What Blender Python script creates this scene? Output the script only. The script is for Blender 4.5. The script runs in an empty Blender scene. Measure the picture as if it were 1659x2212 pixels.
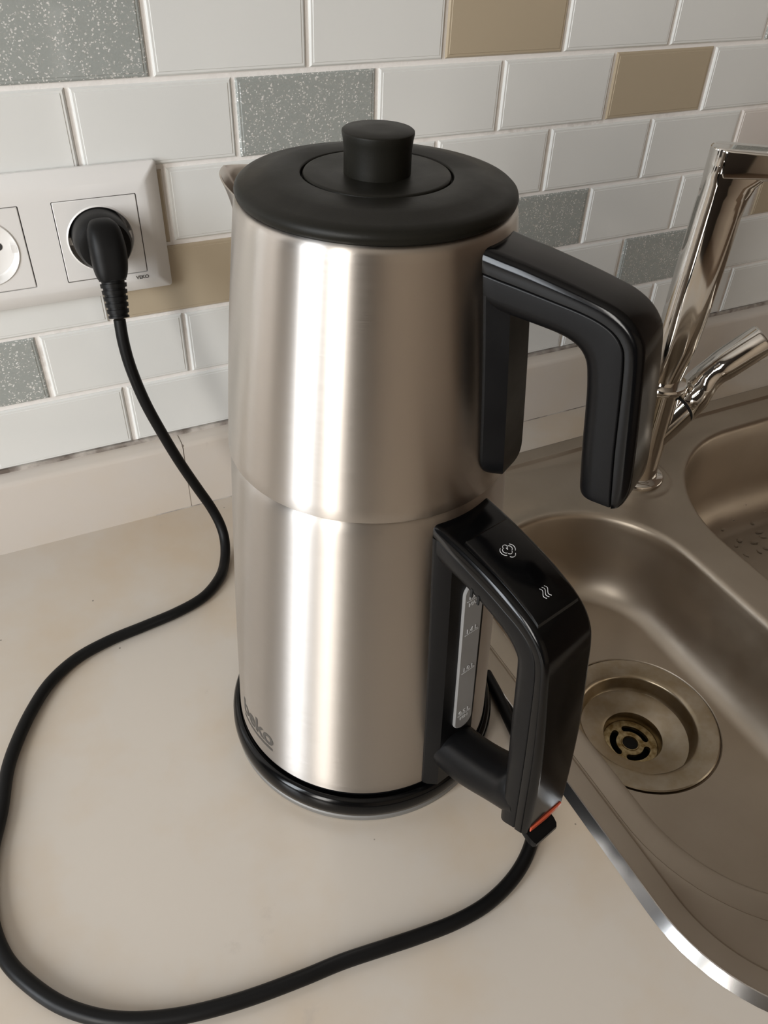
import bpy, bmesh, math, random
from mathutils import Vector, Matrix

# ------------------------------------------------------------------ camera, light, exposure
SC = bpy.context.scene
COL = SC.collection
rad = math.radians
PI = math.pi
random.seed(7)
cam = bpy.data.objects.new('camera', bpy.data.cameras.new('camera'))
COL.objects.link(cam)
cam.location = (-0.06296647, -0.55192560, 0.43196587)
cam.rotation_euler = (0.8807532393, -0.0341886622, -0.4509720388)
cam.data.sensor_fit = 'VERTICAL'
cam.data.sensor_height = 36
cam.data.lens = 1735.503145619161 * 36 / 2212
cam.data.clip_start = 0.01
SC.camera = cam
W = bpy.data.worlds.new('world')
SC.world = W
W.use_nodes = True
W.node_tree.nodes['Background'].inputs[0].default_value = (0.72, 0.82, 1.0, 1)
W.node_tree.nodes['Background'].inputs[1].default_value = 0.6
SC.view_settings.view_transform = 'Standard'
SC.view_settings.look = 'None'
SC.view_settings.exposure = 0.0
SC.view_settings.gamma = 1
SC.view_settings.use_curve_mapping = False


def area(name, loc, direction, sx, sy, power, color):
    l = bpy.data.lights.new(name, 'AREA')
    l.shape = 'RECTANGLE'
    l.size, l.size_y = sx, sy
    l.energy = power
    l.color = color
    o = bpy.data.objects.new(name, l)
    COL.objects.link(o)
    o.location = loc
    o.rotation_euler = Vector(direction).to_track_quat('-Z', 'Y').to_euler()
    return o


# daylight entering by the two panes of the window in the left wall
WX = -1.30
area('window_daylight', (WX - 0.03, -0.655, 0.74), (1, 0, 0), 0.31, 1.12, 20, (0.90, 0.95, 1.0))
area('window_daylight', (WX - 0.03, -1.355, 0.74), (1, 0, 0), 0.41, 1.12, 26.5, (1.0, 0.96, 0.90))


# ------------------------------------------------------------------ materials
def mat(name, color=(0.8, 0.8, 0.8), rough=0.5, metal=0.0, **kw):
    m = bpy.data.materials.new(name)
    m.use_nodes = True
    b = m.node_tree.nodes['Principled BSDF']
    b.inputs['Base Color'].default_value = (*color, 1)
    b.inputs['Roughness'].default_value = rough
    b.inputs['Metallic'].default_value = metal
    for k, v in kw.items():
        b.inputs[k.replace('_', ' ')].default_value = v
    return m


def nd(m, typ, **kw):
    n = m.node_tree.nodes.new(typ)
    for k, v in kw.items():
        setattr(n, k, v)
    return n


def lk(m, a, b):
    m.node_tree.links.new(a, b)


def bsdf(m):
    return m.node_tree.nodes['Principled BSDF']


def objcoord(m, scale=(1, 1, 1)):
    tc = nd(m, 'ShaderNodeTexCoord')
    mp = nd(m, 'ShaderNodeMapping')
    mp.inputs['Scale'].default_value = scale
    lk(m, tc.outputs['Object'], mp.inputs['Vector'])
    return mp.outputs['Vector']


def noise(m, vec, scale, detail=4, rough=0.55):
    n = nd(m, 'ShaderNodeTexNoise')
    n.inputs['Scale'].default_value = scale
    n.inputs['Detail'].default_value = detail
    n.inputs['Roughness'].default_value = rough
    lk(m, vec, n.inputs['Vector'])
    return n.outputs['Fac']


def ramp(m, fac, stops):
    r = nd(m, 'ShaderNodeValToRGB')
    e = r.color_ramp.elements
    while len(e) < len(stops):
        e.new(0.5)
    for i, (p, c) in enumerate(stops):
        e[i].position = p
        e[i].color = (*c, 1) if len(c) == 3 else c
    lk(m, fac, r.inputs['Fac'])
    return r.outputs['Color']


def mixc(m, fac, a, b, blend='MIX'):
    n = nd(m, 'ShaderNodeMix', data_type='RGBA', blend_type=blend)
    for sock, v in ((n.inputs[0], fac), (n.inputs[6], a), (n.inputs[7], b)):
        if isinstance(v, (int, float)):
            sock.default_value = v
        elif isinstance(v, tuple):
            sock.default_value = (*v, 1)
        else:
            lk(m, v, sock)
    return n.outputs[2]


def bump(m, fac, strength, dist=0.001):
    n = nd(m, 'ShaderNodeBump')
    n.inputs['Strength'].default_value = strength
    n.inputs['Distance'].default_value = dist
    lk(m, fac, n.inputs['Height'])
    lk(m, n.outputs['Normal'], bsdf(m).inputs['Normal'])


def tile_mat(name, color, rough=0.16):
    m = mat(name, color, rough)
    bsdf(m).inputs['Coat Weight'].default_value = 0.25
    bsdf(m).inputs['Coat Roughness'].default_value = 0.1
    v = objcoord(m)
    c = ramp(m, noise(m, v, 9, 2), [(0.3, tuple(x * 0.97 for x in color)), (0.7, tuple(min(1, x * 1.02) for x in color))])
    lk(m, c, bsdf(m).inputs['Base Color'])
    return m


M = {}
M['tile_white'] = tile_mat('white_glass_tile', (0.75, 0.755, 0.735))
M['tile_blush'] = tile_mat('pink_reflection_glass_tile', (0.74, 0.69, 0.65))  # white tile; the pink cast reflected on it is put into the colour
M['tile_beige'] = tile_mat('beige_glass_tile', (0.45, 0.375, 0.27))


def glitter_mat():
    m = mat('silver_glitter_tile', (0.3, 0.32, 0.31), 0.35)
    b = bsdf(m)
    b.inputs['Coat Weight'].default_value = 0.4
    b.inputs['Coat Roughness'].default_value = 0.08
    v = objcoord(m)
    vo = nd(m, 'ShaderNodeTexVoronoi', feature='F1')
    vo.inputs['Scale'].default_value = 1250
    lk(m, v, vo.inputs['Vector'])
    sep = nd(m, 'ShaderNodeSeparateColor')
    lk(m, vo.outputs['Color'], sep.inputs['Color'])
    col = ramp(m, sep.outputs['Red'], [(0.0, (0.30, 0.32, 0.305)), (0.80, (0.35, 0.37, 0.355)), (0.90, (0.55, 0.57, 0.55)), (0.93, (1.0, 1.0, 0.99))])  # white cells paint the flakes' glints into the base colour
    lk(m, col, b.inputs['Base Color'])
    met = ramp(m, sep.outputs['Red'], [(0.0, (0.0,) * 3), (0.85, (0.05,) * 3), (0.9, (0.12,) * 3)])
    lk(m, met, b.inputs['Metallic'])
    geo = nd(m, 'ShaderNodeNewGeometry')
    sub = nd(m, 'ShaderNodeVectorMath', operation='SUBTRACT')
    sub.inputs[1].default_value = (0.5, 0.5, 0.5)
    lk(m, vo.outputs['Color'], sub.inputs[0])
    mul = nd(m, 'ShaderNodeVectorMath', operation='SCALE')
    lk(m, ramp(m, sep.outputs['Red'], [(0.80, (0.15,) * 3), (0.88, (0.45,) * 3)]), mul.inputs['Scale'])
    lk(m, sub.outputs[0], mul.inputs[0])
    add = nd(m, 'ShaderNodeVectorMath', operation='ADD')
    lk(m, geo.outputs['Normal'], add.inputs[0])
    lk(m, mul.outputs[0], add.inputs[1])
    nrm = nd(m, 'ShaderNodeVectorMath', operation='NORMALIZE')
    lk(m, add.outputs[0], nrm.inputs[0])
    lk(m, nrm.outputs[0], b.inputs['Normal'])
    lk(m, geo.outputs['Normal'], b.inputs['Coat Normal'])
    return m


M['tile_glitter'] = glitter_mat()

m = M['grout'] = mat('stained_grout', (0.62, 0.60, 0.57), 0.9)
v = objcoord(m)
f1 = ramp(m, noise(m, v, 14, 5), [(0.52, (0.0,) * 3), (0.72, (0.85,) * 3)])
f2 = ramp(m, noise(m, v, 160, 3), [(0.40, (0.0,) * 3), (0.62, (1.0,) * 3)])
g = mixc(m, f1, (0.0, 0.0, 0.0), f2)
lk(m, mixc(m, g, (0.84, 0.81, 0.78), (0.50, 0.46, 0.42)), bsdf(m).inputs['Base Color'])
bump(m, noise(m, v, 400, 3), 0.4, 0.0006)

m = M['sealant'] = mat('dirty_sealant', (0.3, 0.26, 0.22), 0.8)
v = objcoord(m)
lk(m, ramp(m, noise(m, v, 45, 5), [(0.38, (0.15, 0.12, 0.10)), (0.60, (0.52, 0.48, 0.44))]), bsdf(m).inputs['Base Color'])


def stone(name, base, warm):
    m = mat(name, base, 0.28)
    v = objcoord(m)
    c = ramp(m, noise(m, v, 7, 5, 0.6), [(0.42, base), (0.64, warm)])
    # sparse grey veins
    vein = ramp(m, noise(m, v, 16, 8, 0.65), [(0.63, (0.0,) * 3), (0.72, (0.55,) * 3)])
    c = mixc(m, vein, c, (base[0] * 0.72, base[1] * 0.70, base[2] * 0.70))
    # crumbs and specks
    vo = nd(m, 'ShaderNodeTexVoronoi', feature='F1')
    vo.inputs['Scale'].default_value = 75
    lk(m, v, vo.inputs['Vector'])
    near = ramp(m, vo.outputs['Distance'], [(0.035, (1.0,) * 3), (0.06, (0.0,) * 3)])
    sep = nd(m, 'ShaderNodeSeparateColor')
    lk(m, vo.outputs['Color'], sep.inputs['Color'])
    pick = ramp(m, sep.outputs['Green'], [(0.86, (0.0,) * 3), (0.90, (0.8,) * 3)])
    sp = mixc(m, 1.0, near, pick, 'MULTIPLY')
    c = mixc(m, sp, c, (0.10, 0.085, 0.07))
    lk(m, c, bsdf(m).inputs['Base Color'])
    return m


M['stone'] = stone('cream_stone_worktop', (0.545, 0.495, 0.435), (0.525, 0.435, 0.335))
M['stone_up'] = stone('cream_stone_upstand', (0.60, 0.55, 0.50), (0.60, 0.53, 0.45))
M['outlet'] = mat('white_outlet_plastic', (0.78, 0.765, 0.745), 0.22)
M['gap_shade'] = mat('gap_shade', (0.03, 0.028, 0.026), 0.8)  # near-black colour stands in for the shade in gaps and pin holes
M['brass'] = mat('brass_contact', (0.55, 0.42, 0.22), 0.35, 1.0)
M['print_grey'] = mat('grey_print', (0.10, 0.095, 0.09), 0.5)
M['white_print'] = mat('pale_print', (0.55, 0.55, 0.55), 0.5)
M['beko_print'] = mat('etched_dark_print', (0.06, 0.055, 0.05), 0.5)


def plastic(name, color, rough, bumpy=0.0, spec=0.2):
    m = mat(name, color, rough, 0.0, Specular_IOR_Level=spec)
    v = objcoord(m)
    r = ramp(m, noise(m, v, 35, 4), [(0.3, (rough * 0.85,) * 3), (0.7, (min(1, rough * 1.2),) * 3)])
    lk(m, r, bsdf(m).inputs['Roughness'])
    if bumpy:
        bump(m, noise(m, v, 2500, 2), bumpy, 0.0002)
    return m


M['lid_black'] = plastic('matte_black_lid_plastic', (0.0085, 0.008, 0.006), 0.42, 0.15, 0.16)
M['gloss_black'] = plastic('glossy_black_plastic', (0.002, 0.002, 0.0022), 0.15, 0.0, 0.26)
M['satin_black'] = plastic('satin_black_plastic', (0.004, 0.004, 0.0044), 0.36, 0.12)
M['cord_black'] = plastic('black_cord_rubber', (0.004, 0.004, 0.0042), 0.40)
M['plug_black'] = plastic('black_plug_rubber', (0.005, 0.005, 0.0052), 0.42)
M['window_grey'] = mat('translucent_water_window', (0.30, 0.295, 0.29), 0.35, Transmission_Weight=0.15)
M['red_lens'] = mat('red_indicator_lens', (0.55, 0.10, 0.05), 0.25)


def brushed(name, color, rough, aniso, axis='Z'):
    m = mat(name, color, rough, 1.0)
    b = bsdf(m)
    b.inputs['Anisotropic'].default_value = aniso
    t = nd(m, 'ShaderNodeTangent', direction_type='RADIAL', axis=axis)
    lk(m, t.outputs['Tangent'], b.inputs['Tangent'])
    b.inputs['Anisotropic Rotation'].default_value = 0.25
    v = objcoord(m, (1, 1, 40))
    r = ramp(m, noise(m, v, 60, 4), [(0.3, (rough * 0.93,) * 3), (0.7, (rough * 1.08,) * 3)])
    lk(m, r, b.inputs['Roughness'])
    return m


M['pot_steel'] = brushed('brushed_steel_pot', (0.61, 0.57, 0.53), 0.36, 0.95)
M['kettle_steel'] = brushed('brushed_steel_kettle', (0.55, 0.515, 0.48), 0.40, 0.96)
M['spout_steel'] = mat('satin_steel_spout', (0.60, 0.56, 0.52), 0.28, 1.0)
M['foot_steel'] = mat('grey_foot_plate', (0.20, 0.195, 0.185), 0.5, 0.3)
M['chrome'] = mat('chrome', (0.72, 0.70, 0.67), 0.055, 1.0)

m = M['sink_steel'] = mat('worn_sink_steel', (0.44, 0.39, 0.33), 0.36, 1.0)
v = objcoord(m)
lk(m, ramp(m, noise(m, v, 9, 5), [(0.3, (0.415, 0.36, 0.295)), (0.7, (0.485, 0.43, 0.365))]), bsdf(m).inputs['Base Color'])
lk(m, ramp(m, noise(m, v, 22, 6), [(0.3, (0.36,) * 3), (0.7, (0.46,) * 3)]), bsdf(m).inputs['Roughness'])
bump(m, noise(m, v, 900, 2), 0.08, 0.0003)
M['rim_steel'] = mat('polished_rim_steel', (0.62, 0.61, 0.60), 0.17, 1.0)
m = M['drain_steel'] = mat('drain_steel', (0.50, 0.45, 0.37), 0.3, 1.0)
v = objcoord(m)
lk(m, ramp(m, noise(m, v, 60, 5), [(0.3, (0.33, 0.265, 0.175)), (0.65, (0.43, 0.375, 0.30))]), bsdf(m).inputs['Base Color'])
m = M['grate_steel'] = mat('grimy_grate_steel', (0.42, 0.33, 0.18), 0.4, 0.9)
v = objcoord(m)
lk(m, ramp(m, noise(m, v, 220, 5), [(0.35, (0.22, 0.15, 0.06)), (0.65, (0.50, 0.41, 0.24))]), bsdf(m).inputs['Base Color'])
M['hole_black'] = mat('drain_darkness', (0.004, 0.004, 0.004), 0.9)
M['water'] = mat('water_drop', (1, 1, 1), 0.02, 0.0, Transmission_Weight=1.0, IOR=1.33)

M['wall_paint'] = mat('warm_wall_paint', (0.84, 0.71, 0.56), 0.8)
M['wall_left'] = mat('grey_brown_wall_paint', (0.095, 0.088, 0.085), 0.8)
M['wall_dark'] = mat('brown_cabinet_wall', (0.16, 0.11, 0.075), 0.6)
M['ceiling'] = mat('ceiling_paint', (0.42, 0.385, 0.34), 0.8)
M['floor'] = mat('floor_laminate', (0.24, 0.17, 0.11), 0.5)
v = objcoord(M['floor'], (1, 8, 1))
lk(M['floor'], ramp(M['floor'], noise(M['floor'], v, 4, 6), [(0.3, (0.18, 0.12, 0.08)), (0.7, (0.30, 0.21, 0.14))]), bsdf(M['floor']).inputs['Base Color'])
M['frame_white'] = mat('window_frame_white', (0.75, 0.75, 0.73), 0.4)


# ------------------------------------------------------------------ mesh helpers
def obj(name, bm, material, parent=None, angle=40, loc=None):
    me = bpy.data.meshes.new(name)
    bmesh.ops.recalc_face_normals(bm, faces=bm.faces)
    bm.to_mesh(me)
    bm.free()
    for p in me.polygons:
        p.use_smooth = True
    me.set_sharp_from_angle(angle=rad(angle))
    if material:
        me.materials.append(material)
    o = bpy.data.objects.new(name, me)
    COL.objects.link(o)
    if parent:
        o.parent = parent
    if loc:
        o.location = loc
    return o


def empty(name, loc=(0, 0, 0)):
    o = bpy.data.objects.new(name, None)
    o.empty_display_size = 0.02
    COL.objects.link(o)
    o.location = loc
    return o


def tag(o, label=None, cat=None, group=None, kind=None):
    for k, v in (('label', label), ('category', cat), ('group', group), ('kind', kind)):
        if v:
            o[k] = v
    return o


def box(bm, x0, x1, y0, y1, z0, z1):
    vs = [bm.verts.new((x, y, z)) for z in (z0, z1) for y in (y0, y1) for x in (x0, x1)]
    for q in ((0, 1, 3, 2), (4, 6, 7, 5), (0, 4, 5, 1), (2, 3, 7, 6), (0, 2, 6, 4), (1, 5, 7, 3)):
        bm.faces.new([vs[i] for i in q])
    return vs


def bevel(bm, w, seg=2):
    bmesh.ops.bevel(bm, geom=list(bm.edges), offset=w, segments=seg, profile=0.5, affect='EDGES')


def ring_bridge(bm, rings, close=True, cap0=False, cap1=False):
    """rings: lists of equal count coordinates"""
    R = [[bm.verts.new(p) for p in r] for r in rings]
    n = len(R[0])
    for a, b in zip(R, R[1:]):
        for i in range(n if close else n - 1):
            j = (i + 1) % n
            bm.faces.new((a[i], a[j], b[j], b[i]))
    if cap0:
        bm.faces.new(R[0][::-1])
    if cap1:
        bm.faces.new(R[-1])
    return R


def lathe(bm, prof, cx=0, cy=0, n=96, cap0=False, cap1=False):
    rings = [[(cx + r * math.cos(2 * PI * i / n), cy + r * math.sin(2 * PI * i / n), z) for i in range(n)] for r, z in prof]
    return ring_bridge(bm, rings, True, cap0, cap1)


def catmull(P, n=8):
    P = [Vector(p) for p in P]
    out = []
    for i in range(len(P) - 1):
        p0, p1, p2, p3 = P[max(i - 1, 0)], P[i], P[i + 1], P[min(i + 2, len(P) - 1)]
        for k in range(n):
            t = k / n
            out.append(0.5 * ((2 * p1) + (p2 - p0) * t + (2 * p0 - 5 * p1 + 4 * p2 - p3) * t * t + (3 * p1 - p0 - 3 * p2 + p3) * t ** 3))
    out.append(P[-1])
    return out


def resample(rows, n=4):
    """rows of equal-length tuples -> Catmull-Rom densified"""
    out = []
    for i in range(len(rows) - 1):
        r0, r1, r2, r3 = rows[max(i - 1, 0)], rows[i], rows[i + 1], rows[min(i + 2, len(rows) - 1)]
        for k in range(n):
            t = k / n
            out.append(tuple(0.5 * (2 * b + (c - a) * t + (2 * a - 5 * b + 4 * c - d) * t * t + (b * 3 - a - 3 * c + d) * t ** 3) for a, b, c, d in zip(r0, r1, r2, r3)))
    out.append(tuple(rows[-1]))
    return out


def frames(path):
    path = [Vector(p) for p in path]
    T = [(path[min(i + 1, len(path) - 1)] - path[max(i - 1, 0)]).normalized() for i in range(len(path))]
    u = T[0].orthogonal().normalized()
    out = []
    for p, t in zip(path, T):
        u = (u - t * u.dot(t)).normalized()
        out.append((p, u, t.cross(u)))
    return out


def tube(bm, path, r, n=14, caps=True):
    fr = frames(path)
    rs = r if isinstance(r, (list, tuple)) else [r] * len(fr)
    rings = [[p + (u * math.cos(2 * PI * i / n) + w * math.sin(2 * PI * i / n)) * q for i in range(n)] for (p, u, w), q in zip(fr, rs)]
    return ring_bridge(bm, rings, True, caps, caps)


def rrect(x0, x1, y0, y1, r, n=12):
    """counter-clockwise rounded rectangle outline"""
    P = []
    for cx, cy, a in ((x1 - r, y1 - r, 0), (x0 + r, y1 - r, 90), (x0 + r, y0 + r, 180), (x1 - r, y0 + r, 270)):
        for i in range(n + 1):
            t = rad(a + 90 * i / n)
            P.append((cx + r * math.cos(t), cy + r * math.sin(t)))
    return P


def inset_rr(x0, x1, y0, y1, r, d, n=12):
    return rrect(x0 + d, x1 - d, y0 + d, y1 - d, max(r - d, 0.002), n)


def fill_loops(bm, loops, z=None):
    """planar fill between outline loops (vert lists already in bm)"""
    edges = []
    for L in loops:
        for i in range(len(L)):
            a, b = L[i], L[(i + 1) % len(L)]
            e = bm.edges.get((a, b)) or bm.edges.new((a, b))
            edges.append(e)
    return bmesh.ops.triangle_fill(bm, use_beauty=True, use_dissolve=False, edges=edges)


def text_mesh(body, size, offset=0.0, depth=0.0, shear=0.0):
    cu = bpy.data.curves.new('text', 'FONT')
    cu.body = body
    cu.size = size
    cu.offset = offset
    cu.extrude = depth
    cu.shear = shear
    cu.align_x = 'CENTER'
    cu.resolution_u = 6
    o = bpy.data.objects.new('text', cu)
    COL.objects.link(o)
    me = bpy.data.meshes.new_from_object(o)
    bpy.data.objects.remove(o)
    bm = bmesh.new()
    bm.from_mesh(me)
    bpy.data.meshes.remove(me)
    bmesh.ops.triangulate(bm, faces=bm.faces)
    return bm


# ------------------------------------------------------------------ camera rays, for reading positions off the photograph
CM = cam.rotation_euler.to_matrix()
CL = Vector(cam.location)
FP = 1735.503145619161


def ray(u, v):
    return CM @ Vector(((u - 829.5) / FP, -(v - 1106) / FP, -1))


def onz(u, v, z=0.0):
    d = ray(u, v)
    return CL + d * ((z - CL.z) / d.z)


def ony(u, v, y=0.0):
    d = ray(u, v)
    return CL + d * ((y - CL.y) / d.y)


# ------------------------------------------------------------------ setting: room shell
ZT = 0.06464           # foot of the tiling
PX, PZ = 0.102, 0.050756
RX, FY, CZ, GZ = 2.2, -3.2, 1.75, -0.9


def struct(name, bm, material, parent=None, label=None):
    o = obj(name, bm, material, parent, 30)
    if not parent:
        o['kind'] = 'structure'
        if label:
            o['label'] = label
    return o


bm = bmesh.new(); box(bm, WX - 0.15, RX + 0.15, 0.0014, 0.15, GZ, CZ)
wall_back = struct('wall_back', bm, M['grout'], label='kitchen wall behind the counter covered in small glass tiles with white grout')
bm = bmesh.new(); box(bm, RX, RX + 0.15, FY, 0.0022, GZ, CZ)
struct('wall_right', bm, M['wall_dark'], label='brown right wall of the kitchen beyond the sink')
bm = bmesh.new(); box(bm, WX - 0.15, RX + 0.15, FY - 0.15, FY, GZ, CZ)
struct('wall_front', bm, M['wall_paint'], label='painted kitchen wall behind the camera')
bm = bmesh.new(); box(bm, WX - 0.15, RX + 0.15, FY - 0.15, 0.15, GZ - 0.1, GZ)
struct('floor', bm, M['floor'], label='brown laminate kitchen floor')
bm = bmesh.new(); box(bm, WX - 0.15, RX + 0.15, FY - 0.15, 0.15, CZ, CZ + 0.1)
struct('ceiling', bm, M['ceiling'], label='pale beige kitchen ceiling')
# left wall with the window opening
wy0, wy1, wz0, wz1 = -1.59, -0.47, 0.15, 1.33
bm = bmesh.new()
box(bm, WX - 0.15, WX, FY, wy0, GZ, CZ)
box(bm, WX - 0.15, WX, wy1, 0.0022, GZ, CZ)
box(bm, WX - 0.15, WX, wy0, wy1, GZ, wz0)
box(bm, WX - 0.15, WX, wy0, wy1, wz1, CZ)
struct('wall_left', bm, M['wall_left'], label='painted left wall of the kitchen with the window')
bm = bmesh.new()
for a, b, c, d in ((wy0, wy0 + .03, wz0, wz1), (wy1 - .03, wy1, wz0, wz1), (wy0, wy1, wz0, wz0 + .03), (wy0, wy1, wz1 - .03, wz1), (-1.148, -.812, wz0, wz1)):
    box(bm, WX - 0.06, WX - 0.005, a, b, c, d)
struct('window_1', bm, M['frame_white'], label='white framed two-pane kitchen window in the left wall')

# ---- tiles
TW, TH = PX - 0.0032, PZ - 0.0030


def tile_mesh(name, material):
    bm = bmesh.new()
    L = []
    for ins, y in ((0.0, 0.004), (0.0, 0.0008), (0.0011, -0.0002), (0.0024, -0.0002), (0.0027, -0.0005)):
        L.append([(sx * (TW / 2 - ins), y, sz * (TH / 2 - ins)) for sx, sz in ((-1, -1), (1, -1), (1, 1), (-1, 1))])
    ring_bridge(bm, L, True, False, True)
    bmesh.ops.recalc_face_normals(bm, faces=bm.faces)
    me = bpy.data.meshes.new(name)
    bm.to_mesh(me)
    bm.free()
    me.materials.append(material)
    return me


TM = {k: tile_mesh('tile', M['tile_' + k]) for k in ('white', 'beige', 'glitter', 'blush')}
special = {(5, -0.5): 'glitter', (5, 2.5): 'beige', (5, 5.5): 'glitter', (4, 1): 'glitter', (4, 4): 'beige', (3, -0.5): 'beige',
           (3, 5.5): 'blush', (2, 0): 'beige', (2, 3): 'glitter', (2, 6): 'beige', (1, -1.5): 'glitter', (1, 4.5): 'glitter',
           (1, 7.5): 'beige', (0, -3): 'beige', (6, 0): 'beige', (6, 4): 'glitter', (3, -3.5): 'glitter', (0, 8): 'glitter',
           (0, 2): 'beige', (4, 7): 'glitter', (6, 7): 'beige', (5, -3.5): 'beige'}
for k in range(8):
    start = -5 if k % 2 == 0 else -4.5
    for i in range(15):
        j = start + i                      # left joint of the tile
        o = bpy.data.objects.new('tile', TM[special.get((k, j), 'white')])
        COL.objects.link(o)
        o.parent = wall_back
        o.location = ((j + 0.5) * PX + random.uniform(-.0004, .0004), random.uniform(-.0003, .0002), ZT + (k + 0.5) * PZ + random.uniform(-.0003, .0003))
        o.rotation_euler = (random.uniform(-.004, .004), random.uniform(-.003, .003), random.uniform(-.004, .004))

# ------------------------------------------------------------------ countertop with the sink cut-out
SX0, SX1, SY0, SY1, SR = 0.161, 1.02, -0.545, -0.0595, 0.10     # sink outline
bm = bmesh.new()
n = 16
outer = [bm.verts.new((x, y, 0)) for x, y in ((WX, -0.0), (WX, -0.64), (RX, -0.64), (RX, -0.0))]
hole = [bm.verts.new((x, y, 0)) for x, y in inset_rr(SX0, SX1, SY0, SY1, SR, 0.012, n)]
fill_loops(bm, [outer, hole])
ext = bmesh.ops.extrude_face_region(bm, geom=list(bm.faces))
bmesh.ops.translate(bm, vec=(0, 0, -0.04), verts=[g for g in ext['geom'] if isinstance(g, bmesh.types.BMVert)])
counter = obj('countertop', bm, M['stone'], None, 30)
tag(counter, 'cream stone worktop with faint stains and crumbs, running along the tiled wall', 'countertop')

up = empty('counter_upstand', (0, 0, 0))
tag(up, 'low cream stone upstand strip along the foot of the tiled wall', 'upstand')
JX = 0.0333


def upstand_piece(x0, x1):
    bm = bmesh.new()
    prof = [(0.002, 0.0), (-0.0160, 0.0), (-0.0160, 0.0590), (-0.0150, 0.0618), (-0.0125, 0.0628), (0.002, 0.0628)]
    ring_bridge(bm, [[(x, y, z) for y, z in prof] for x in (x0, x0 + .0004, x1 - .0004, x1)], True, True, True)
    return obj('strip', bm, M['stone_up'], up, 50)


upstand_piece(WX, JX - 0.0004)
upstand_piece(JX + 0.0004, RX)
bm = bmesh.new()
box(bm, WX, RX, -0.0012, 0.002, 0.0620, 0.0658)
obj('sealant_line', bm, M['sealant'], up)
bm = bmesh.new()
box(bm, JX - 0.03, RX, -0.0163, -0.0150, 0.0, 0.0007)
obj('sealant_line', bm, M['sealant'], up)
bm = bmesh.new()
box(bm, JX - 0.0006, JX + 0.0006, -0.0155, -0.001, 0.0, 0.0620)
obj('joint_line', bm, M['sealant'], up)

# ------------------------------------------------------------------ power outlet
ou = empty('power_outlet', (0.003, 0, 0.19))
tag(ou, 'white double wall socket set in the tiles, black plug in its right-hand half', 'power outlet')
ox, oz = 0.003, 0.19


def P(x, y, z):                    # outlet-local
    return (x - ox, y, z - oz)


fx0, fx1, fz0, fz1 = -0.1105, 0.0452, 0.1897, 0.2738
sockets = (0.0027, -0.0688)
zc = 0.2303
HS = 0.0262
bm = bmesh.new()
L = []
for ins, y, rr in ((0.0012, -0.0012, 0.0022), (0.0, -0.0022, 0.0022), (0.0, -0.0046, 0.0022), (0.0007, -0.0056, 0.0018), (0.0085, -0.0098, -0.004), (0.0105, -0.0104, -0.006)):
    L.append([P(x, y, z) for x, z in inset_rr(fx0, fx1, fz0, fz1, rr + ins, ins, 5)])
R = ring_bridge(bm, L)
loops = [R[-1]]
inner = []
for cx in sockets:
    q = [bm.verts.new(P(x, -0.0104, z)) for x, z in rrect(cx - HS, cx + HS, zc - HS, zc + HS, 0.0008, 2)]
    loops.append(q)
    inner.append(q)
fill_loops(bm, loops)
for q in inner:
    b = [bm.verts.new((v.co.x, -0.0012, v.co.z)) for v in q]
    for i in range(len(q)):
        j = (i + 1) % len(q)
        bm.faces.new((q[i], q[j], b[j], b[i]))
obj('cover_frame', bm, M['outlet'], ou, 28)
bm = bmesh.new()
box(bm, fx0 + .006 - ox, fx1 - .006 - ox, -0.0011, -0.0007, fz0 + .006 - oz, fz1 - .006 - oz)
obj('gap_shade_plate', bm, M['gap_shade'], ou)  # dark sheet that paints the shade in the gaps around the inserts


def insert(cx):
    bm = bmesh.new()
    h = HS - 0.00055
    sq = [[bm.verts.new(P(x, y, z)) for x, z in rrect(cx - h + i, cx + h - i, zc - h + i, zc + h - i, 0.0006, 2)] for i, y in ((0, -0.0012), (0, -0.0102), (0.0004, -0.0106))]
    for a, b in zip(sq, sq[1:]):
        for i in range(len(a)):
            j = (i + 1) % len(a)
            bm.faces.new((a[i], a[j], b[j], b[i]))
    n = 64
    prof = [(0.0215, -0.0106), (0.0206, -0.0113), (0.0201, -0.0106), (0.0198, -0.0020), (0.0190, -0.0014), (0.0085, -0.0014)]
    rg = [[bm.verts.new(P(cx + r * math.cos(2 * PI * i / n), y, zc + r * math.sin(2 * PI * i / n))) for i in range(n)] for r, y in prof]
    for a, b in zip(rg, rg[1:]):
        for i in range(n):
            j = (i + 1) % n
            bm.faces.new((a[i], a[j], b[j], b[i]))
    bm.faces.new(rg[-1])
    fill_loops(bm, [sq[-1], rg[0]])
    ins = obj('socket_insert', bm, M['outlet'], ou, 35)
    for s in (-1, 1):
        bm = bmesh.new()
        box(bm, cx - ox - .0016, cx - ox + .0016, -0.0095, -0.0014, *sorted((zc - oz + s * 0.0180, zc - oz + s * 0.0199)))
        obj('earth_contact', bm, M['brass'], ins)
        bm = bmesh.new()                       # side keys of the recess
        box(bm, *sorted((cx - ox + s * 0.0166, cx - ox + s * 0.0199)), -0.0088, -0.0014, zc - oz - .0024, zc - oz + .0024)
        obj('guide_key', bm, M['outlet'], ins)
        bm = bmesh.new()
        prof = [(0.0026, 0), (0.0026, 0.0004)]
        ring_bridge(bm, [[(cx - ox + s * 0.0095 + r * math.cos(i * PI / 12), -0.0012 - d, zc - oz + r * math.sin(i * PI / 12)) for i in range(24)] for r, d in prof], True, True, True)
        obj('pin_hole', bm, M['gap_shade'], ins)


for cx in sockets:
    insert(cx)
bm = text_mesh('VEKO', 0.0034, 0.00009, 0.00004)
for v in bm.verts:
    v.co = P(0.0247 + v.co.x * 0.98, -0.01052 - v.co.z, 0.1999 + v.co.y * 0.95)
obj('brand_print', bm, M['print_grey'], ou)

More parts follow.
